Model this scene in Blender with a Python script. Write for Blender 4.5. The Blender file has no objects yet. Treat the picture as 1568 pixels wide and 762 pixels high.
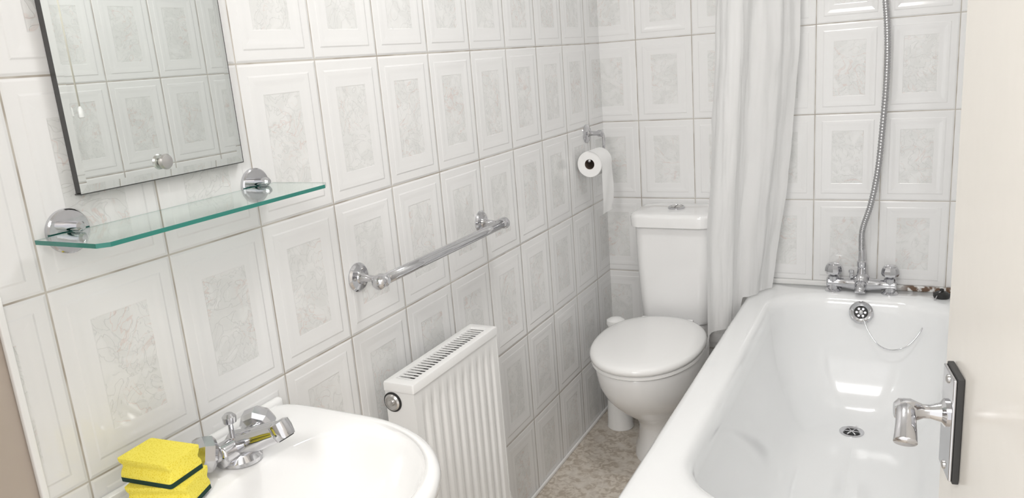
import bpy, math, random
from mathutils import Vector, Matrix, noise
random.seed(3)
scene=bpy.context.scene
try:
    scene.view_settings.view_transform='Standard'
except Exception: pass

# ------------------------------------------------------------------ materials
def principled(name, col, rough=.4, metal=0., **kw):
    m=bpy.data.materials.new(name); m.use_nodes=True
    b=m.node_tree.nodes['Principled BSDF']
    b.inputs['Base Color'].default_value=(*col,1); b.inputs['Roughness'].default_value=rough
    b.inputs['Metallic'].default_value=metal
    for k,v in kw.items(): b.inputs[k.replace('_',' ')].default_value=v
    return m
class N:
    def __init__(s,mat): s.t=mat.node_tree; s.n=s.t.nodes; s.l=s.t.links
    def new(s,t,**k):
        n=s.n.new(t)
        for a,b in k.items(): setattr(n,a,b)
        return n
    def put(s,sock,v):
        if isinstance(v,bpy.types.NodeSocket): s.l.new(v,sock)
        else: sock.default_value=v
    def m(s,op,a,b=None,c=None):
        n=s.new('ShaderNodeMath',operation=op); s.put(n.inputs[0],a)
        if b is not None: s.put(n.inputs[1],b)
        if c is not None: s.put(n.inputs[2],c)
        return n.outputs[0]
    def ss(s,x,a,b,lo=0.,hi=1.):
        n=s.new('ShaderNodeMapRange',interpolation_type='SMOOTHSTEP'); s.put(n.inputs[0],x)
        n.inputs[1].default_value=a; n.inputs[2].default_value=b; n.inputs[3].default_value=lo; n.inputs[4].default_value=hi
        return n.outputs[0]
    def mix(s,f,a,b):
        n=s.new('ShaderNodeMix',data_type='RGBA'); s.put(n.inputs[0],f)
        s.put(n.inputs[6],(*a,1) if isinstance(a,tuple) else a); s.put(n.inputs[7],(*b,1) if isinstance(b,tuple) else b)
        return n.outputs[2]
    def noise(s,vec,scale,detail=2,dist=0.):
        n=s.new('ShaderNodeTexNoise'); 
        if vec is not None: s.l.new(vec,n.inputs['Vector'])
        n.inputs['Scale'].default_value=scale; n.inputs['Detail'].default_value=detail; n.inputs['Distortion'].default_value=dist
        return n.outputs['Fac']

def tile_mat(name,axis,off,w=.2,h=.284,zoff=.25):
    m=principled(name,(.8,.8,.8),.12); g=N(m); b=g.n['Principled BSDF']
    tc=g.new('ShaderNodeTexCoord'); sp=g.new('ShaderNodeSeparateXYZ'); g.l.new(tc.outputs['Object'],sp.inputs[0])
    U=sp.outputs[axis]; V=sp.outputs[2]
    u=g.m('DIVIDE',g.m('SUBTRACT',U,off),w); v=g.m('DIVIDE',g.m('SUBTRACT',V,zoff),h)
    ex=g.m('MULTIPLY',g.m('SUBTRACT',.5,g.m('ABSOLUTE',g.m('SUBTRACT',g.m('FRACT',u),.5))),w)
    ez=g.m('MULTIPLY',g.m('SUBTRACT',.5,g.m('ABSOLUTE',g.m('SUBTRACT',g.m('FRACT',v),.5))),h)
    e=g.m('MINIMUM',ex,ez)
    iu=g.m('FLOOR',u); iv=g.m('FLOOR',v)
    cv=g.new('ShaderNodeCombineXYZ')
    g.l.new(g.m('ADD',U,g.m('MULTIPLY',iu,3.17)),cv.inputs[0]); g.l.new(g.m('ADD',V,g.m('MULTIPLY',iv,5.71)),cv.inputs[1])
    vec=cv.outputs[0]
    ep=g.m('MINIMUM',g.m('SUBTRACT',ex,.052),g.m('SUBTRACT',ez,.055))
    panel=g.ss(ep,0,.0025)
    n1=g.noise(vec,13,3,1.6); n2=g.noise(vec,9,2,.5); n3=g.noise(vec,20,3,1.0)
    n4=g.noise(vec,16,2,2.6)
    vein=g.ss(g.m('ABSOLUTE',g.m('SUBTRACT',n1,.5)),0,.020,1,0)
    vein2=g.ss(g.m('ABSOLUTE',g.m('SUBTRACT',n3,.48)),0,.013,1,0)
    vein3=g.ss(g.m('ABSOLUTE',g.m('SUBTRACT',n4,.5)),0,.018,1,0)
    base=(.85,.85,.848)
    pc=g.mix(g.ss(n3,.3,.7),(.765,.77,.76),(.835,.837,.83))
    pc=g.mix(g.m('MULTIPLY',vein2,.32),pc,(.60,.615,.60))
    pc=g.mix(g.m('MULTIPLY',vein3,.30),pc,(.60,.61,.60))
    pc=g.mix(g.m('MULTIPLY',g.m('MULTIPLY',vein,g.ss(n2,.42,.6)),.5),pc,(.72,.58,.54))
    col=g.mix(panel,base,pc)
    groutm=g.ss(e,.0010,.0019,1,0)
    gn=g.noise(tc.outputs['Object'],14,2)
    gc=g.mix(g.ss(gn,.4,.62),(.56,.53,.48),(.40,.36,.31))
    col=g.mix(groutm,col,gc)
    g.l.new(col,b.inputs['Base Color'])
    g.l.new(g.m('MULTIPLY_ADD',groutm,.6,.1),b.inputs['Roughness'])
    ef=g.m('MINIMUM',ex,ez)
    hgt=g.ss(e,.0008,.006)
    hgt=g.m('ADD',hgt,g.m('MULTIPLY',g.ss(ef,.021,.025),.75))
    hgt=g.m('SUBTRACT',hgt,g.m('MULTIPLY',g.ss(ef,.030,.042),.45))
    hgt=g.m('SUBTRACT',hgt,g.m('MULTIPLY',panel,.35))
    hgt=g.m('ADD',hgt,g.m('MULTIPLY',g.m('MULTIPLY',panel,vein3),.2))
    bp=g.new('ShaderNodeBump'); bp.inputs['Strength'].default_value=.9; bp.inputs['Distance'].default_value=.0016
    g.l.new(hgt,bp.inputs['Height']); g.l.new(bp.outputs[0],b.inputs['Normal'])
    return m
M_tl=tile_mat('glazed_tile_left',1,-.137); M_tb=tile_mat('glazed_tile_back',0,.137); M_tr=tile_mat('glazed_tile_right',1,-.10)
M_cer=principled('white_ceramic',(.91,.91,.91),.08,Coat_Weight=.3)
M_enam=principled('bath_enamel',(.89,.9,.9),.10,Coat_Weight=.4)
g=N(M_enam); b=g.n['Principled BSDF']; tc=g.new('ShaderNodeTexCoord'); n=g.noise(tc.outputs['Object'],4,3,.5)
g.l.new(g.mix(g.ss(n,.55,.75),(.92,.93,.935),(.89,.91,.92)),b.inputs['Base Color'])
M_chr=principled('chrome',(.62,.62,.64),.09,1.)
M_steel=principled('brushed_steel',(.60,.59,.58),.28,1.)
M_white=principled('white_paint_metal',(.88,.88,.875),.25)
M_plas=principled('white_plastic',(.93,.93,.925),.12)
M_cord=principled('cord_plastic',(.78,.75,.66),.4)
M_black=principled('black_rubber',(.02,.02,.02),.45)
M_dark=principled('dark_gap',(.03,.03,.03),.6)
M_paint=principled('ceiling_paint',(.88,.88,.87),.7)
M_beige=principled('beige_paint',(.50,.43,.37),.5)
M_door=principled('cream_gloss_paint',(.77,.745,.70),.2)
g=N(M_door); b=g.n['Principled BSDF']; tc=g.new('ShaderNodeTexCoord'); bp=g.new('ShaderNodeBump'); bp.inputs['Strength'].default_value=.12; bp.inputs['Distance'].default_value=.002
g.l.new(g.noise(tc.outputs['Object'],20,2),bp.inputs['Height']); g.l.new(bp.outputs[0],b.inputs['Normal'])
M_mirror=principled('mirror_silver',(.86,.89,.87),.01,1.)
M_medge=principled('mirror_edge',(.07,.07,.07),.3)
M_paper=principled('tissue_paper',(.93,.93,.925),.9)
M_card=principled('cardboard',(.16,.12,.09),.9)
M_glass=principled('shelf_glass',(.86,.97,.93),.02); 
M_glass.node_tree.nodes['Principled BSDF'].inputs['Transmission Weight'].default_value=1.; M_glass.node_tree.nodes['Principled BSDF'].inputs['IOR'].default_value=1.5
M_gedge=principled('green_glass_edge',(.04,.28,.23),.08)
M_gedge.node_tree.nodes['Principled BSDF'].inputs['Transmission Weight'].default_value=.3
M_floor=principled('mottled_vinyl',(.5,.45,.4),.35); g=N(M_floor); b=g.n['Principled BSDF']; tc=g.new('ShaderNodeTexCoord')
n1=g.noise(tc.outputs['Object'],48,6,1.); n2=g.noise(tc.outputs['Object'],12,4,1.5)
c=g.mix(g.ss(n1,.38,.62),(.50,.43,.35),(.74,.68,.60)); c=g.mix(g.ss(n2,.45,.65,0,.7),c,(.78,.73,.66))
g.l.new(c,b.inputs['Base Color'])
M_spg=principled('yellow_sponge',(.90,.66,.02),.95); g=N(M_spg); b=g.n['Principled BSDF']; tc=g.new('ShaderNodeTexCoord')
vo=g.new('ShaderNodeTexVoronoi'); vo.inputs['Scale'].default_value=330; g.l.new(tc.outputs['Object'],vo.inputs['Vector'])
g.l.new(g.mix(g.ss(vo.outputs[0],.1,.5),(.82,.66,.03),(.95,.82,.12)),b.inputs['Base Color'])
bp=g.new('ShaderNodeBump'); bp.inputs['Strength'].default_value=.5; bp.inputs['Distance'].default_value=.001; g.l.new(vo.outputs[0],bp.inputs['Height']); g.l.new(bp.outputs[0],b.inputs['Normal'])
M_scour=principled('green_scourer',(.012,.045,.035),1.)
M_cur=bpy.data.materials.new('curtain_fabric'); M_cur.use_nodes=True; g=N(M_cur); g.n.clear()
out=g.new('ShaderNodeOutputMaterial'); d=g.new('ShaderNodeBsdfDiffuse'); d.inputs[0].default_value=(.97,.97,.97,1)
t=g.new('ShaderNodeBsdfTranslucent'); t.inputs[0].default_value=(.97,.97,.97,1); tr=g.new('ShaderNodeBsdfTransparent')
m1=g.new('ShaderNodeMixShader'); m1.inputs[0].default_value=.33; g.l.new(d.outputs[0],m1.inputs[1]); g.l.new(t.outputs[0],m1.inputs[2])
m2=g.new('ShaderNodeMixShader'); m2.inputs[0].default_value=.08; g.l.new(m1.outputs[0],m2.inputs[1]); g.l.new(tr.outputs[0],m2.inputs[2]); g.l.new(m2.outputs[0],out.inputs[0])
M_hose=principled('shower_hose_metal',(.46,.46,.47),.3,.85)
M_seal=principled('sealant',(.8,.8,.79),.5); g=N(M_seal); b=g.n['Principled BSDF']; tc=g.new('ShaderNodeTexCoord'); sp=g.new('ShaderNodeSeparateXYZ'); g.l.new(tc.outputs['Object'],sp.inputs[0])
n=g.noise(tc.outputs['Object'],60,4); xs=g.ss(sp.outputs[0],.99,1.04); 
f=g.m('MULTIPLY',xs,g.ss(n,.38,.52)); g.l.new(g.mix(f,(.8,.8,.79),(.15,.09,.055)),b.inputs['Base Color'])

# ------------------------------------------------------------------ mesh helpers
def empty(name,loc=(0,0,0)):
    e=bpy.data.objects.new(name,None); e.empty_display_size=.05; scene.collection.objects.link(e); return e
def mesh(name,vs,fs,mat,parent=None,smooth=True,auto=None):
    me=bpy.data.meshes.new(name); me.from_pydata([tuple(v) for v in vs],[],fs); me.validate(); me.update()
    ob=bpy.data.objects.new(name,me); scene.collection.objects.link(ob)
    if mat: me.materials.append(mat)
    import bmesh
    bm=bmesh.new(); bm.from_mesh(me); bmesh.ops.recalc_face_normals(bm,faces=bm.faces)
    if auto is not None:
        for e in bm.edges:
            if len(e.link_faces)==2 and e.calc_face_angle(0)>math.radians(auto): e.smooth=False
    for f in bm.faces: f.smooth=smooth
    bm.to_mesh(me); bm.free()
    if parent: ob.parent=parent
    return ob
def loft(name,rings,mat,parent=None,caps=(True,True),closed=False,auto=None,smooth=True):
    n=len(rings[0]); vs=[p for r in rings for p in r]; fs=[]
    for i in range(len(rings)-1):
        for j in range(n):
            a=i*n+j;b2=i*n+(j+1)%n; fs.append((a,b2,b2+n,a+n))
    if caps[0]: fs.append(tuple(range(n))[::-1])
    if caps[1]: fs.append(tuple(range((len(rings)-1)*n,len(rings)*n)))
    return mesh(name,vs,fs,mat,parent,smooth,auto)
def box(name,lo,hi,mat,parent=None,bev=0.,seg=2):
    x0,y0,z0=lo;x1,y1,z1=hi
    vs=[(x0,y0,z0),(x1,y0,z0),(x1,y1,z0),(x0,y1,z0),(x0,y0,z1),(x1,y0,z1),(x1,y1,z1),(x0,y1,z1)]
    fs=[(0,3,2,1),(4,5,6,7),(0,1,5,4),(1,2,6,5),(2,3,7,6),(3,0,4,7)]
    ob=mesh(name,vs,fs,mat,parent,smooth=bev>0)
    if bev>0:
        m=ob.modifiers.new('bevel','BEVEL'); m.width=bev; m.segments=seg; m.limit_method='ANGLE'
        w=ob.modifiers.new('wn','WEIGHTED_NORMAL'); w.keep_sharp=True
    return ob
def frame(d):
    d=Vector(d).normalized(); a=Vector((0,0,1)) if abs(d.z)<.9 else Vector((1,0,0))
    u=d.cross(a).normalized(); v=d.cross(u).normalized(); return d,u,v
def lathe(name,o,d,prof,mat,parent=None,seg=40,auto=35,caps=(True,True)):
    o=Vector(o); d,u,v=frame(d)
    rings=[[o+d*t+(u*math.cos(2*math.pi*k/seg)+v*math.sin(2*math.pi*k/seg))*max(r,1e-4) for k in range(seg)] for r,t in prof]
    return loft(name,rings,mat,parent,caps,auto=auto,smooth=seg>10)
def cr(pts,sub=8):
    P=[Vector(p) for p in pts]; P=[P[0]*2-P[1]]+P+[P[-1]*2-P[-2]]; out=[]
    for i in range(1,len(P)-2):
        a,b2,c2,d2=P[i-1:i+3]
        for k in range(sub):
            t=k/sub; out.append(.5*((2*b2)+(c2-a)*t+(2*a-5*b2+4*c2-d2)*t*t+(3*b2-a-3*c2+d2)*t**3))
    out.append(P[-2]); return out
def tube(name,pts,r,mat,parent=None,seg=16,sub=8,smooth_path=True,rfun=None,auto=None,flat=1.):
    Q=cr(pts,sub) if smooth_path else [Vector(p) for p in pts]
    rings=[]; t0=(Q[1]-Q[0]).normalized(); _,u,v=frame(t0)
    for i,q in enumerate(Q):
        t=((Q[min(i+1,len(Q)-1)]-Q[max(i-1,0)])).normalized()
        u=(u-t*u.dot(t)).normalized(); v=t.cross(u)
        rr=r*(rfun(i/(len(Q)-1)) if rfun else 1)
        rings.append([q+(u*math.cos(2*math.pi*k/seg)+v*math.sin(2*math.pi*k/seg)*flat)*rr for k in range(seg)])
    return loft(name,rings,mat,parent,auto=auto)
def rrect(x0,x1,y0,y1,r,z,n=10):
    pts=[]
    for cx,cy,a0 in ((x1-r,y1-r,0),(x0+r,y1-r,90),(x0+r,y0+r,180),(x1-r,y0+r,270)):
        for k in range(n+1):
            a=math.radians(a0+90*k/n); pts.append(Vector((cx+r*math.cos(a),cy+r*math.sin(a),z)))
    return pts

# ------------------------------------------------------------------ room shell
W=1.25; H=2.35; YF=-2.72
box('wall_left',(-.1,-2.20,0),(0,.1,H),M_tl)
box('wall_left_entry',(-.1,YF,0),(-.004,-2.20,H),M_beige)
box('wall_back',(0,0,0),(W+.1,.1,H),M_tb)
box('wall_right',(W,YF,0),(W+.1,0,H),M_tr)
box('wall_front',(-.1,YF-.1,0),(.42,YF,H),M_paint)
box('trim_1',(.42,YF-.12,0),(.46,YF+.012,2.05),M_paint,bev=.004)
box('trim_2',(.42,YF-.12,2.05),(W,YF+.012,2.09),M_paint,bev=.004)
box('wall_front_header',(.42,YF-.1,2.09),(W+.1,YF,H),M_paint)
box('floor',(-.1,-3.6,-.06),(W+.1,.1,0),M_floor)
box('ceiling',(-.1,YF-.1,H),(W+.1,.1,H+.08),M_paint)
box('baseboard_left',(0,-2.2,0),(.008,0,.012),M_plas,bev=.003)
box('trim_3',(-.003,-2.206,0),(.005,-2.196,H),M_plas,bev=.002)

# ------------------------------------------------------------------ bath
bath=empty('bathtub')
X0,X1,Y0,Y1=.545,W-.002,-1.53,-.004
def br(l,r_,n_,f,rad,z): return rrect(X0+l,X1-r_,Y0+n_,Y1-f,rad,z,12)
rings=[]
rings.append(br(.02,.0,.02,0,.03,.455)); rings.append(br(.004,0,.004,0,.04,.462)); rings.append(br(0,0,0,0,.045,.475)); rings.append(br(0,0,0,0,.045,.503))
rings.append(br(.003,.001,.003,.001,.045,.513)); rings.append(br(.010,.004,.010,.002,.045,.519)); rings.append(br(.02,.01,.02,.004,.05,.521))
IL,IR,IN,IF=.080,.07,.10,.090
for s,z in ((-.014,.5207),(-.007,.5195),(.000,.517),(.007,.512),(.013,.503),(.018,.490)):
    rings.append(br(IL+s,IR+s,IN+s*1.3,IF+s,.17,z))
for k in range(1,17):
    t=k/16; z=.490-.345*math.sin(t*math.pi/2)**.92 if t<1 else .145
    ins=.018+.115*(1-math.cos(t*math.pi/2))**.9+.02*t
    insn=.018+.30*(1-math.cos(t*math.pi/2))**.8+.06*t
    rings.append(br(IL+ins,IR+ins,IN+insn,IF+ins*1.05,.17-.045*t,z))
for s in (.03,.08,.14):
    rings.append(br(IL+.153+s,IR+.153+s,IN+.378+s*2,IF+.16+s,.11-s*.5,.144-s*.01))
loft('tub_shell',rings,M_enam,bath,caps=(False,True))
box('side_panel',(.567,-1.50,0),(.579,-.006,.458),M_plas,bath,bev=.003)
box('end_panel',(.567,-1.512,0),(W-.004,-1.50,.458),M_plas,bath,bev=.003)
dr=(.893,-.315,.1435)
lathe('drain_ring',dr,(0,0,1),[(.036,0),(.036,.002),(.032,.0035),(.024,.001),(.022,-.001)],M_chr,bath)
lathe('drain_hole',dr,(0,0,1),[(.022,.0),(.022,.0012)],M_dark,bath)
for k in range(3):
    a=k*math.pi/3; c,s=math.cos(a)*.022,math.sin(a)*.022
    tube('drain_bar_%d'%k,[(dr[0]-c,dr[1]-s,dr[2]+.002),(dr[0]+c,dr[1]+s,dr[2]+.002)],.0022,M_chr,bath,seg=8,sub=1)
of=Vector((.899,-.122,.474)); od=Vector((0,-1,.28)).normalized()
lathe('overflow_ring',of,od,[(.036,-.006),(.036,.004),(.031,.008),(.022,.006),(.018,.003)],M_chr,bath)
lathe('overflow_core',of,od,[(.022,.003),(.022,.0055)],M_dark,bath)
d_,u_,v_=frame(od)
for k in range(6):
    a=k*math.pi/3; p=of+d_*.008+(u_*math.cos(a)+v_*math.sin(a))*.0125
    lathe('overflow_petal_%d'%k,p,od,[(.004,-.003),(.004,.0005)],M_chr,bath,seg=12)
lathe('overflow_screw',of+d_*.006,od,[(.007,0),(.007,.004),(.003,.006)],M_chr,bath,seg=20)
plug=empty('bath_plug_and_chain')
lathe('plug',(1.126,-.062,.522),(0,0,1),[(.022,0),(.024,.004),(.024,.012),(.016,.018),(.006,.02),(.006,.028),(.0,.03)],M_black,plug,seg=28)
tube('chain',[(.905,-.136,.462),(.925,-.155,.42),(.955,-.170,.385),(.995,-.170,.372),(1.04,-.160,.39),(1.075,-.140,.44),(1.10,-.105,.505),(1.115,-.078,.535),(1.126,-.062,.545)],.0018,M_chr,plug,seg=8)
box('trim_4',(.56,-.012,.520),(W,0,.538),M_seal,bev=.004)

# ------------------------------------------------------------------ bath tap
bt=empty('bath_shower_mixer_tap'); by=-.052; bx=.893
for sx in (-.085,.085):
    lathe('flange',(bx+sx,by,.5205),(0,0,1),[(.026,0),(.026,.004),(.018,.010),(.016,.03),(.018,.045),(.018,.052),(.010,.056),(.010,.062)],M_chr,bt)
    lathe('handle',(bx+sx,by,.578),(0,0,1),[(.012,0),(.024,.004),(.028,.012),(.027,.022),(.024,.030),(.021,.034)],M_chr,bt,seg=10)
    lathe('handle_cap',(bx+sx,by,.611),(0,0,1),[(.018,0),(.017,.004),(.006,.006)],M_chr,bt)
tube('bridge',[(bx-.105,by,.550),(bx-.06,by,.550),(bx,by-.002,.550),(bx+.06,by,.550),(bx+.105,by,.550)],.020,M_chr,bt,seg=20,rfun=lambda t:.85+.4*math.exp(-((t-.5)/.14)**2))
lathe('centre_body',(bx,by,.530),(0,0,1),[(.018,0),(.026,.006),(.030,.03),(.025,.045),(.015,.055),(.012,.075),(.014,.078),(.014,.095),(.010,.1)],M_chr,bt)
tube('spout',[(bx,by,.548),(bx,by-.03,.550),(bx,by-.050,.545),(bx,by-.058,.535)],.018,M_chr,bt,seg=20,rfun=lambda t:1.15-.3*t)
lathe('diverter',(bx-.03,by-.012,.572),(0,0,1),[(.005,0),(.005,.016),(.008,.018),(.008,.026),(.004,.028)],M_chr,bt,seg=16)
hose=empty('shower_hose_and_head')
hp=[(bx,by,.63),(bx-.002,by,.68),(.893,-.055,.735),(.915,-.06,.82),(.932,-.06,.93),(.940,-.06,1.05),(.946,-.06,1.17),(.947,-.055,1.28),(.942,-.05,1.38),(.932,-.045,1.48),(.925,-.04,1.60),(.925,-.05,1.72),(.93,-.065,1.82)]
Q=cr(hp,50)
tube('hose',Q,.0088,M_hose,hose,seg=14,smooth_path=False,rfun=lambda t:1+.10*math.sin(t*len(Q)*math.pi/2*1.0))
lathe('hose_nut',(bx,by,.618),(0,0,1),[(.011,0),(.011,.03),(.008,.05)],M_chr,hose,seg=20)
lathe('wall_bracket',(.93,0,1.85),(0,-1,0),[(.022,0),(.022,.012),(.013,.018),(.013,.07)],M_chr,hose,seg=24)
tube('handset',[(.93,-.065,1.80),(.93,-.075,1.90),(.93,-.11,1.98)],.011,M_chr,hose)
lathe('shower_rose',(.93,-.115,2.0),(0,-.6,-.8),[(.012,-.03),(.036,-.01),(.038,.008),(.034,.012)],M_chr,hose)

# ------------------------------------------------------------------ shower curtain
rows,cols=70,180; vs=[];fs=[]
def lerp(a,b,t): return a+(b-a)*t
for i in range(rows+1):
    t=i/rows
    for j in range(cols+1):
        s=j/cols
        ax,ay=lerp(.545,.478,min(1,t*1.25)),lerp(-.44,-.46,t)
        bxx,byy=lerp(.70,.618,max(0,(t-.45)/.55)**1.3),-.085
        x=lerp(ax,bxx,s**1.6); y=lerp(ay,byy,s**.9)
        dx,dy=bxx-ax,byy-ay; L=math.hypot(dx,dy); nx,ny=dy/L,-dx/L
        env=min(1,(1-s)*6)*.6+.4
        big=.012*math.sin(s*2*math.pi*2.6+1.3*t+.8)*(.5+.5*min(1,s*5))
        small=.0035*math.sin(s*2*math.pi*8.3+2.2*math.sin(2.2*t+s*4))*(.35+.65*max(0,1-t*1.1))
        cn=noise.noise(Vector((s*5+t*2.5,t*6,1.3)))
        crs=.006*noise.noise(Vector((s*6+t*1.5,t*5,.3)))+.005*(abs(cn)**.6)+.0035*noise.noise(Vector((s*16-t*5,t*11,2.3)))+.0014*noise.noise(Vector((s*40,t*30,5.3)))
        o=(big+small)*env+crs
        x+=nx*o; y+=ny*o
        hem=.455 if x<.530 else (.455+(x-.530)/.012*.072 if x<.542 else .527)
        z=lerp(2.0,hem,t)
        vs.append((x,y,z))
for i in range(rows):
    for j in range(cols):
        a=i*(cols+1)+j; fs.append((a,a+1,a+cols+2,a+cols+1))
mesh('shower_curtain',vs,fs,M_cur)
rail=empty('shower_curtain_rail')
tube('rail_tube',[(.58,-.001,2.02),(.58,-.5,2.02),(.58,-1.0,2.02),(.58,-1.4,2.02),(.62,-1.55,2.02),(.75,-1.6,2.02),(1.0,-1.6,2.02),(W-.001,-1.6,2.02)],.012,M_plas,rail)
lathe('wall_socket',(.58,0,2.02),(0,-1,0),[(.03,0),(.03,.006),(.016,.014)],M_plas,rail)
lathe('end_socket',(W,-1.6,2.02),(-1,0,0),[(.03,0),(.03,.006),(.016,.014)],M_plas,rail)

# ------------------------------------------------------------------ toilet
wc=empty('toilet'); cx=.291
def egg(hw,yb,yf,z,n=64,pb=2.8,pf=2.15,split=.42,zt=0):
    ym=yb+(yf-yb)*split; out=[]
    for k in range(n):
        a=2*math.pi*k/n; c,s=math.cos(a),math.sin(a)
        p=pb if s>0 else pf
        x=abs(c)**(2/p)*(1 if c>=0 else -1); y=abs(s)**(2/p)*(1 if s>=0 else -1)
        yy=ym+y*((yb-ym) if s>0 else (ym-yf))
        out.append(Vector((cx+x*hw,yy,z+zt*(yy-yb))))
    return out
rg=[]
for z,hw,yb,yf in ((0,.100,-.10,-.475),(.02,.098,-.10,-.470),(.05,.090,-.10,-.455),(.11,.086,-.10,-.450),(.15,.094,-.10,-.475),(.19,.112,-.12,-.53),(.235,.135,-.15,-.595),(.285,.154,-.18,-.650),(.33,.164,-.19,-.680),(.37,.168,-.195,-.69),(.395,.169,-.20,-.692),(.402,.165,-.205,-.686)):
    rg.append(egg(hw,yb,yf,z))
loft('bowl',rg,M_cer,wc,auto=60)
box('shelf_platform',(cx-.11,-.30,.33),(cx+.11,-.03,.40),M_cer,wc,bev=.02,seg=4)
kw=dict(zt=.01,pb=2.25,pf=2.1,split=.46)
loft('seat',[egg(.168,-.235,-.696,.405,**kw),egg(.174,-.23,-.704,.410,**kw),egg(.174,-.23,-.704,.418,**kw),egg(.170,-.233,-.698,.421,**kw)],M_plas,wc,auto=50)
lid=[]
for ins,z in ((.004,.4225),(.0,.425),(-.001,.433),(.001,.440),(.006,.4445),(.016,.448),(.04,.451),(.08,.453),(.13,.454)):
    lid.append(egg(.176-ins,-.225-ins,-.707+ins,z,zt=.012,pb=2.25,pf=2.1,split=.46))
loft('lid',lid,M_plas,wc)
for sx in (-.07,.07): lathe('hinge',(cx+sx-.02,-.236,.430),(1,0,0),[(.010,0),(.011,.003),(.011,.037),(.010,.04)],M_plas,wc,seg=20)
cx=.297
cr_=[]
for z,i in ((.40,.03),(.402,.018),(.415,.012),(.50,.008),(.62,.003),(.762,0)):
    cr_.append(rrect(cx-.134+i,cx+.134-i,-.195+i,-.012,.04,z))
loft('cistern',cr_,M_cer,wc,auto=50)
def bow(x0,x1,y0,y1,z,b=.018,r=.035):
    P=rrect(x0,x1,y0,y1,r,z,8)
    for p in P:
        if p.y<(y0+y1)/2: p.y-=b*(1-((p.x-cx)/((x1-x0)/2))**2)
    return P
ld=[]
for z,i in ((.755,.004),(.757,0),(.788,-.002),(.797,.0),(.801,.006),(.803,.016),(.804,.05)):
    ld.append(bow(cx-.142+i,cx+.142-i,-.208+i,-.006-min(i,.03)*.5,z))
loft('cistern_lid',ld,M_cer,wc,auto=50)
lathe('button_ring',(cx,-.105,.803),(0,0,1),[(.030,0),(.030,.005),(.026,.008),(.023,.003)],M_chr,wc)
lathe('button',(cx,-.105,.803),(0,0,1),[(.022,0),(.022,.006),(.019,.009),(.004,.009)],M_steel,wc)
box('button_split',(cx-.001,-.127,.8115),(cx+.001,-.083,.8125),M_dark,wc)

tb=empty('toilet_brush_holder')
lathe('pot',(.100,-.235,0),(0,0,1),[(.046,0),(.049,.004),(.047,.02),(.044,.12),(.042,.26),(.044,.30),(.040,.305),(.012,.31),(.010,.38),(.018,.385)],M_plas,tb)
lathe('handle_knob',(.100,-.235,.390),(0,0,1),[(.012,0),(.030,.006),(.034,.016),(.032,.028),(.018,.036),(.002,.038)],M_plas,tb)

# ------------------------------------------------------------------ towel rail
tw=empty('towel_rail'); zr=.934; xr=.066
for y in (-1.493,-.960):
    lathe('rose',(0,y,.937),(1,0,0),[(.031,0),(.031,.003),(.027,.007),(.014,.009),(.012,.012)],M_chr,tw)
    lathe('arm',(.01,y,.937),(1,0,-.05),[(.012,0),(.008,.01),(.007,.034),(.009,.040),(.013,.046),(.014,.056),(.012,.066),(.006,.071)],M_chr,tw,seg=24)
    for a in (60,180,300):
        ca,sa=math.cos(math.radians(a))*.019,math.sin(math.radians(a))*.019
        lathe('screw',(.006,y+ca,.937+sa),(1,0,0),[(.0035,0),(.003,.003),(.001,.004)],M_steel,tw,seg=10)
tube('bar',[(xr,-1.505,zr),(xr,-1.2,zr),(xr,-.95,zr)],.0118,M_chr,tw,seg=24,sub=2)
for y,s in ((-1.506,-1),(-.952,1)):
    lathe('end_cap',(xr,y,zr),(0,s,0),[(.0142,-.006),(.0157,0),(.0157,.006),(.011,.012),(.004,.015)],M_chr,tw,seg=24)

# ------------------------------------------------------------------ toilet roll holder
tr_=empty('toilet_roll_holder')
lathe('rose',(0,-.17,1.08),(1,0,0),[(.032,0),(.032,.003),(.028,.007),(.013,.010),(.011,.014)],M_chr,tr_)
lathe('stub',(.01,-.17,1.08),(1,0,0),[(.011,0),(.008,.012),(.008,.03),(.012,.036),(.012,.048),(.007,.052)],M_chr,tr_,seg=24)
tube('arm',[(.052,-.17,1.08),(.060,-.168,1.078),(.062,-.165,1.06),(.060,-.163,1.03),(.054,-.163,1.005),(.052,-.17,1.0),(.052,-.22,1.0),(.052,-.285,1.0)],.005,M_chr,tr_,seg=12)
roll=empty('toilet_roll')
rc=(.052,-.285,.988)
lathe('paper',rc,(0,1,0),[(.017,.001),(.043,.0),(.0445,.002),(.0445,.098),(.043,.1),(.017,.099)],M_paper,roll,seg=48,caps=(False,False))
lathe('core',rc,(0,1,0),[(.0172,.0),(.0172,.1)],M_card,roll,seg=32,caps=(False,False))
vs=[];fs=[];n=26
for k in range(n+1):
    if k<=10:
        a=math.radians(90-9*k); x=rc[0]+.0455*math.cos(a); z=rc[2]+.0455*math.sin(a)
    else:
        tt=(k-10)/(n-10); x=rc[0]+.0455+.004*math.sin(tt*3)-.006*tt; z=rc[2]-.172*tt
    for m in range(7): vs.append((x+.002*math.sin(m*1.3+k*.3)*(k>10),rc[1]-.004+.1*m/6,z))
for k in range(n):
    for m in range(6): a=k*7+m; fs.append((a,a+1,a+8,a+7))
mesh('hanging_sheet',vs,fs,M_paper,roll)

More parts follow.
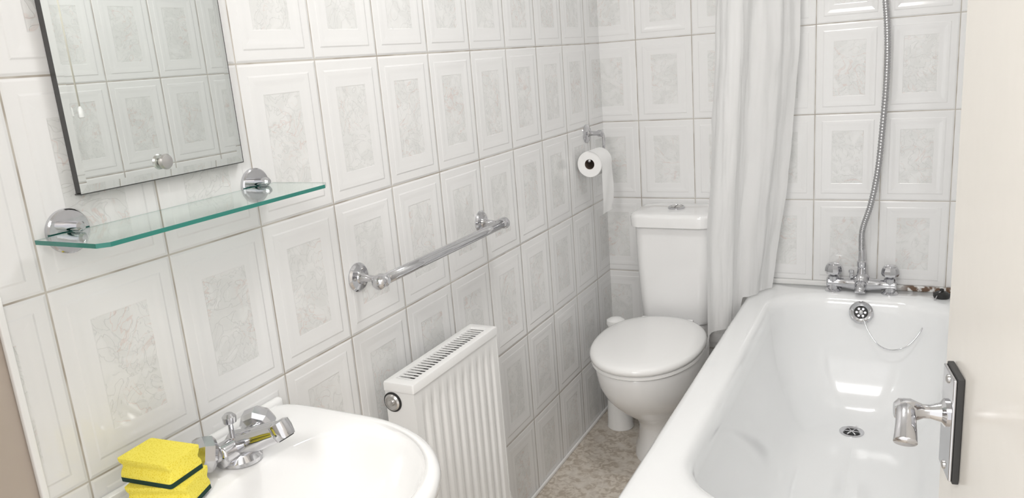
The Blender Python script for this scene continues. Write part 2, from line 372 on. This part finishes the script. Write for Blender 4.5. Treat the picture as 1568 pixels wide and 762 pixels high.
# ------------------------------------------------------------------ radiator
rd=empty('radiator'); ry0,ry1=-1.502,-1.132; rz0,rz1=.13,.710
rx0,rx1=.042,.116
def panel(name,xf,sgn):
    ny,nz=150,24; vs=[];fs=[]
    for i in range(nz+1):
        z=rz0+.006+(rz1-.02-rz0)*i/nz
        for j in range(ny+1):
            y=ry0+.001+(ry1-ry0-.002)*j/ny
            ph=((y-ry0-.02)/.0333)%1.0
            tri=min(1,max(0,(abs(ph-.5)*2-.2)/.45)); tri=tri*tri*(3-2*tri)
            fz=min(1,max(0,(z-rz0-.03)/.02))*min(1,max(0,(rz1-.055-z)/.02))
            ed=min(1,max(0,(y-ry0-.02)/.006))*min(1,max(0,(ry1-.02-y)/.006))
            vs.append((xf-sgn*.0060*(1-tri)*fz*ed,y,z))
    for i in range(nz):
        for j in range(ny): a=i*(ny+1)+j; fs.append((a,a+1,a+ny+2,a+ny+1))
    return mesh(name,vs,fs,M_white,rd)
panel('front_panel',rx1,1); panel('rear_panel',rx0+.005,-1)
box('end_cover_near',(rx0,ry0-.001,rz0+.01),(rx1+.0005,ry0+.003,rz1-.010),M_white,rd)
box('end_cover_far',(rx0,ry1-.003,rz0+.01),(rx1+.0005,ry1+.001,rz1-.010),M_white,rd)
# one-piece top frame with an opening for the grille
fo=[rrect(rx0-.002,rx1+.003,ry0-.004,ry1+.004,.004,rz1-.020,4),rrect(rx0-.002,rx1+.003,ry0-.004,ry1+.004,.004,rz1-.004,4),
    rrect(rx0-.0008,rx1+.0018,ry0-.0028,ry1+.0028,.004,rz1-.001,4),rrect(rx0+.002,rx1-.001,ry0,ry1,.004,rz1,4),
    rrect(rx0+.015,rx1-.014,ry0+.020,ry1-.020,.003,rz1,4),rrect(rx0+.016,rx1-.015,ry0+.021,ry1-.021,.003,rz1-.002,4),rrect(rx0+.016,rx1-.015,ry0+.021,ry1-.021,.003,rz1-.022,4)]
loft('top_frame',fo,M_white,rd,caps=(False,False),auto=40)
box('grille_dark',(rx0+.010,ry0+.01,rz1-.0235),(rx1-.010,ry1-.01,rz1-.0215),M_dark,rd)
k=0; y=ry0+.027
while y<ry1-.024:
    box('grille_bar_%d'%k,(rx0+.014,y,rz1-.004),(rx1-.013,y+.0048,rz1-.0025),M_white,rd); y+=.0132;k+=1
lathe('blanking_plug',(.060,ry0-.001,.664),(0,-1,0),[(.019,0),(.019,.004),(.015,.007),(.013,.006),(.007,.006),(.007,.010),(.002,.011)],M_steel,rd,seg=28)
lathe('plug_washer',(.060,ry0-.001,.664),(0,-1,0),[(.0225,0),(.0225,.002)],M_dark,rd,seg=28)
lathe('valve_body',(.082,ry1+.002,.155),(0,1,0),[(.012,0),(.012,.02),(.016,.022),(.016,.04),(.010,.045)],M_chr,rd,seg=24)
lathe('valve_head',(.082,ry1+.035,.155),(0,0,1),[(.013,0),(.017,.01),(.018,.045),(.014,.06),(.004,.063)],M_plas,rd,seg=24)
tube('pipe',[(.082,ry1+.035,.15),(.082,ry1+.035,.08),(.082,ry1+.035,.0)],.0075,M_plas,rd,seg=12,sub=2)
for z in (.25,.6): box('wall_bracket',(.0,-1.33,z),(.05,-1.30,z+.04),M_white,rd)

# ------------------------------------------------------------------ basin
bs=empty('wash_basin'); yc=-1.99; BB=.23
def D(cxx,af,ab,b,z,n=96,p=6.,pf=2.1):
    out=[]
    for k in range(n):
        a=2*math.pi*k/n; c,s=math.cos(a),math.sin(a)
        q,ax=(pf,af) if c>=0 else (p,ab)
        r=1/((abs(c)/ax)**q+(abs(s)/b)**q)**(1/q)
        out.append(Vector((cxx+r*c,yc+r*s,z)))
    return out
R=[]
for z,i in ((.60,.17),(.62,.14),(.66,.095),(.70,.055),(.735,.022),(.748,.008),(.755,.002),(.765,0),(.773,.002),(.778,.007),(.780,.014),(.779,.022)):
    R.append(D(.20,.258-i,.1995-min(i,.004),BB-i,z,p=9 if i<.03 else 4))
for z,s in ((.775,0),(.771,.006),(.763,.012),(.745,.020),(.715,.034),(.685,.055),(.660,.085),(.645,.115),(.640,.14)):
    t=s
    R.append(D(.275,.158-t*.9,.135-t*.78,BB-.034-t,z,p=2.8))
loft('bowl_shell',R,M_cer,bs)
box('back_upstand',(.0005,yc-BB+.006,.765),(.018,yc+BB-.006,.788),M_cer,bs,bev=.007,seg=4)
lathe('waste_ring',(.285,yc,.640),(0,0,1),[(.032,0),(.032,.002),(.026,.003),(.018,0)],M_chr,bs)
pd=[]
for z,i in ((0,0),(.02,.004),(.1,.02),(.35,.03),(.55,.02),(.62,.0)):
    pd.append([Vector((.10+(.105-i)*math.cos(a)+.02,yc+(.10-i)*math.sin(a),z)) for a in [2*math.pi*k/40 for k in range(40)]])
loft('pedestal',pd,M_cer,bs)

bt2=empty('basin_mixer_tap'); tx,ty,tz=.108,-1.957,.780
lathe('base',(tx,ty,tz-.002),(0,0,1),[(.032,0),(.032,.006),(.026,.014),(.022,.02),(.022,.036),(.016,.044)],M_chr,bt2)
tube('cross_body',[(tx-.002,ty-.042,tz+.022),(tx,ty,tz+.022),(tx-.002,ty+.042,tz+.022)],.0190,M_chr,bt2,seg=24)
for s in (-1,1):
    o=(tx-.004,ty+s*.030,tz+.022); dd=Vector((-.35,s*.82,.30)).normalized()
    lathe('neck',o,dd,[(.014,0),(.014,.016),(.011,.020)],M_chr,bt2,seg=24)
    lathe('handle',Vector(o)+dd*.012,dd,[(.014,0),(.024,.004),(.0295,.011),(.0285,.026),(.024,.033),(.019,.035)],M_chr,bt2,seg=8)
    lathe('handle_cap',Vector(o)+dd*.0465,dd,[(.018,0),(.017,.003),(.010,.005),(.002,.0055)],M_chr,bt2,seg=28)
tube('spout',[(tx,ty,tz+.02),(tx+.032,ty,tz+.036),(tx+.064,ty+.003,tz+.050),(tx+.086,ty+.004,tz+.058)],.0185,M_chr,bt2,seg=24,rfun=lambda t:1.15-.3*t)
lathe('spout_nozzle',(tx+.084,ty+.004,tz+.074),(.6,0,-1),[(.010,0),(.0165,.003),(.0170,.014),(.0160,.024),(.0150,.028)],M_chr,bt2,seg=24)
lathe('nozzle_aerator',Vector((tx+.084,ty+.004,tz+.074))+Vector((.6,0,-1)).normalized()*.0275,(.6,0,-1),[(.013,0),(.012,.002)],M_dark,bt2,seg=20)
lathe('popup_rod',(tx-.016,ty+.002,tz+.03),(0,0,1),[(.004,0),(.004,.026),(.010,.028),(.011,.038),(.006,.043)],M_chr,bt2,seg=20)

# ------------------------------------------------------------------ sponges
def sponge(name,x,y,z,rot,sc=.9):
    e=empty(name); e.location=(x,y,z); e.rotation_euler=(0,0,rot); e.scale=(sc,sc,sc)
    def sp(nm,z0,z1,mat,rough):
        rings=[]; nz=7
        for i in range(nz+1):
            t=i/nz; zz=z0+(z1-z0)*t
            gr=.007*math.exp(-((t-.5)/.2)**2) if nm=='foam' else 0
            P=[]
            for p in rrect(-.052,.052,-.035,.035,.004,zz,3):
                q=p.copy(); q.y*=1-gr/.035; q+=Vector((noise.noise(p*60),noise.noise(p*60+Vector((3,1,0))),0))*rough; P.append(q)
            rings.append(P)
        return loft(nm,rings,mat,e,auto=50)
    sp('foam',.008,.040,M_spg,.0006); sp('scourer_pad',0,.008,M_scour,.0015)
sponge('sponge',.100,-2.086,.781,.34)
sponge('sponge.001',.090,-2.084,.8175,.10)

# ------------------------------------------------------------------ mirror
mi=empty('wall_mirror'); my0,my1,mz0,mz1=-2.067,-1.768,1.224,1.70
box('backing',(.0008,my0+.001,mz0+.001),(.012,my1-.001,mz1-.001),M_medge,mi)
bv=.011; xa,xb=.0138,.0145
vs=[(xa,my0,mz0),(xa,my1,mz0),(xa,my1,mz1),(xa,my0,mz1),(xb,my0+bv,mz0+bv),(xb,my1-bv,mz0+bv),(xb,my1-bv,mz1-bv),(xb,my0+bv,mz1-bv)]
mesh('silvered_face',vs,[(4,5,6,7),(0,1,5,4),(1,2,6,5),(2,3,7,6),(3,0,4,7)],M_mirror,mi,smooth=False)
box('polished_edge_bottom',(.0008,my0-.001,mz0-.0015),(.0140,my1+.001,mz0),M_medge,mi)
box('polished_edge_side',(.0008,my1,mz0-.0015),(.0140,my1+.0012,mz1),M_medge,mi)
lathe('knob',(.0145,-1.928,1.248),(1,0,0),[(.007,0),(.007,.002),(.011,.004),(.012,.008),(.010,.011),(.002,.012)],M_steel,mi,seg=28)

# ------------------------------------------------------------------ glass shelf
gs=empty('glass_shelf'); gz=1.174; gx0,gx1,gy0,gy1=.014,.150,-2.144,-1.706; th=.003
out=[(gx0,gy0),(gx1-.012,gy0),(gx1,gy0+.012),(gx1,gy1-.02),(gx1-.015,gy1),(gx0,gy1)]
nv=len(out); vs=[(x,y,gz-th) for x,y in out]+[(x,y,gz+th) for x,y in out]
fs=[tuple(range(nv))[::-1],tuple(range(nv,2*nv))]+[(i,(i+1)%nv,(i+1)%nv+nv,i+nv) for i in range(nv)]
go=mesh('glass_pane',vs,fs,M_glass,gs,smooth=False); go.data.materials.append(M_gedge)
for p in go.data.polygons:
    if abs(p.normal.z)<.5: p.material_index=1
for y in (-2.090,-1.739):
    lathe('rose',(0,y,1.177),(1,0,0),[(.031,0),(.031,.006),(.029,.008),(.002,.009)],M_chr,gs)
    lathe('clamp_upper',(.008,y,1.1845),(1,0,0),[(.007,0),(.007,.026),(.004,.030)],M_chr,gs,seg=24)
    lathe('clamp_lower',(.008,y,1.1635),(1,0,0),[(.007,0),(.007,.026),(.004,.030)],M_chr,gs,seg=24)

# ------------------------------------------------------------------ pull cords
for i,(y,zz) in enumerate(((-1.272,1.325),(-1.240,1.32))):
    e=empty('pull_cord' if i==0 else 'pull_cord.001')
    tube('cord',[(1.2,y,H-.02),(1.2,y,1.8),(1.2,y,zz)],.0024,M_cord,e,seg=8,sub=2)
    lathe('toggle',(1.2,y,zz-.035),(0,0,1),[(.006,0),(.009,.004),(.008,.025),(.003,.035)],M_plas,e,seg=16)
    lathe('switch_base',(1.2,y,H),(0,0,-1),[(.015,0),(.015,.02),(.01,.03)],M_plas,e,seg=24)

# ------------------------------------------------------------------ door
dr_=empty('door_1')
Hg=Vector((1.200,-2.69,0)); E=Vector((1.071,-1.935,0)); e=(E-Hg).normalized(); nrm=Vector((e.y,-e.x,0))
def P(a,b,z): v=Hg+e*a+nrm*b; return Vector((v.x,v.y,z))
Ld=(E-Hg).length
def obox(name,a0,a1,b0,b1,z0,z1,mat,par,bev=0.):
    ob=box(name,(a0,b0,z0),(a1,b1,z1),mat,par,bev)
    Mx=Matrix(((e.x,nrm.x,0,Hg.x),(e.y,nrm.y,0,Hg.y),(0,0,1,0),(0,0,0,1)))
    ob.data.transform(Mx)
    return ob
obox('door_leaf',0,Ld,0,.035,.008,1.98,M_door,dr_,.003)
hd=empty('door_handle')
ah=Ld-.056
obox('backplate_core',ah-.0215,ah+.0215,-.006,-.0005,.958,1.060,M_dark,hd,.001)
obox('backplate',ah-.0205,ah+.0205,-.009,-.006,.960,1.058,M_chr,hd,.001)
lathe('spindle_collar',P(ah,-.008,1.018),-nrm,[(.013,0),(.013,.003),(.009,.006),(.0065,.014),(.0065,.020),(.009,.026),(.011,.030),(.011,.040),(.007,.044)],M_chr,hd,seg=24)
tube('lever',[P(ah+.006,-.043,1.022),P(ah-.010,-.044,1.021),P(ah-.026,-.046,1.014),P(ah-.038,-.048,1.005)],.0082,M_chr,hd,seg=20,rfun=lambda t:.85+.35*t,flat=.8)
for z in (.966,1.051): lathe('screw',P(ah,-.009,z),-nrm,[(.004,0),(.004,.001),(.002,.002)],M_steel,hd,seg=12)

# ------------------------------------------------------------------ lights
cl=empty('ceiling_light')
M_glow=bpy.data.materials.new('opal_diffuser'); M_glow.use_nodes=True
bb=M_glow.node_tree.nodes['Principled BSDF']; bb.inputs['Emission Color'].default_value=(1,.985,.965,1); bb.inputs['Emission Strength'].default_value=39
lathe('opal_dome',(.66,-1.32,H-.02),(0,0,-1),[(.14,0),(.138,.02),(.12,.045),(.08,.06),(.03,.066),(.001,.067)],M_glow,cl)
lathe('fitting_base',(.66,-1.32,H),(0,0,-1),[(.155,0),(.155,.022),(.14,.024)],M_plas,cl)
def area(name,loc,rot,sx,sy,en,col):
    l=bpy.data.lights.new(name,'AREA'); l.shape='RECTANGLE'; l.size=sx; l.size_y=sy; l.energy=en; l.color=col
    o=bpy.data.objects.new(name,l); o.location=loc; o.rotation_euler=rot; scene.collection.objects.link(o)
area('doorway_fill',(.75,-3.3,2.0),(math.radians(60),0,0),.5,.5,22,(1,.97,.94))  # added fill light through the doorway, no fitting seen there
w=bpy.data.worlds.new('world'); scene.world=w; w.use_nodes=True
w.node_tree.nodes['Background'].inputs[0].default_value=(1,.985,.97,1); w.node_tree.nodes['Background'].inputs[1].default_value=1.5

# ------------------------------------------------------------------ camera
cam=bpy.data.cameras.new('camera'); co=bpy.data.objects.new('camera',cam); scene.collection.objects.link(co)
Rm=[[0.88824,0.45266,-0.07826],[0.04097,-0.24774,-0.96796],[-0.45754,0.85658,-0.2386]]
r=Vector(Rm[0]);u=-Vector(Rm[1]);bk=-Vector(Rm[2])
bk.normalize(); r=(r-bk*r.dot(bk)).normalized(); u=bk.cross(r)
C=(3.6552*.284,-9.6375*.284,(4.88-.0893)*.284)
co.matrix_world=Matrix(((r.x,u.x,bk.x,C[0]),(r.y,u.y,bk.y,C[1]),(r.z,u.z,bk.z,C[2]),(0,0,0,1)))
cam.sensor_width=36; cam.lens=1190.1/1568*36; cam.clip_start=.01
scene.camera=co
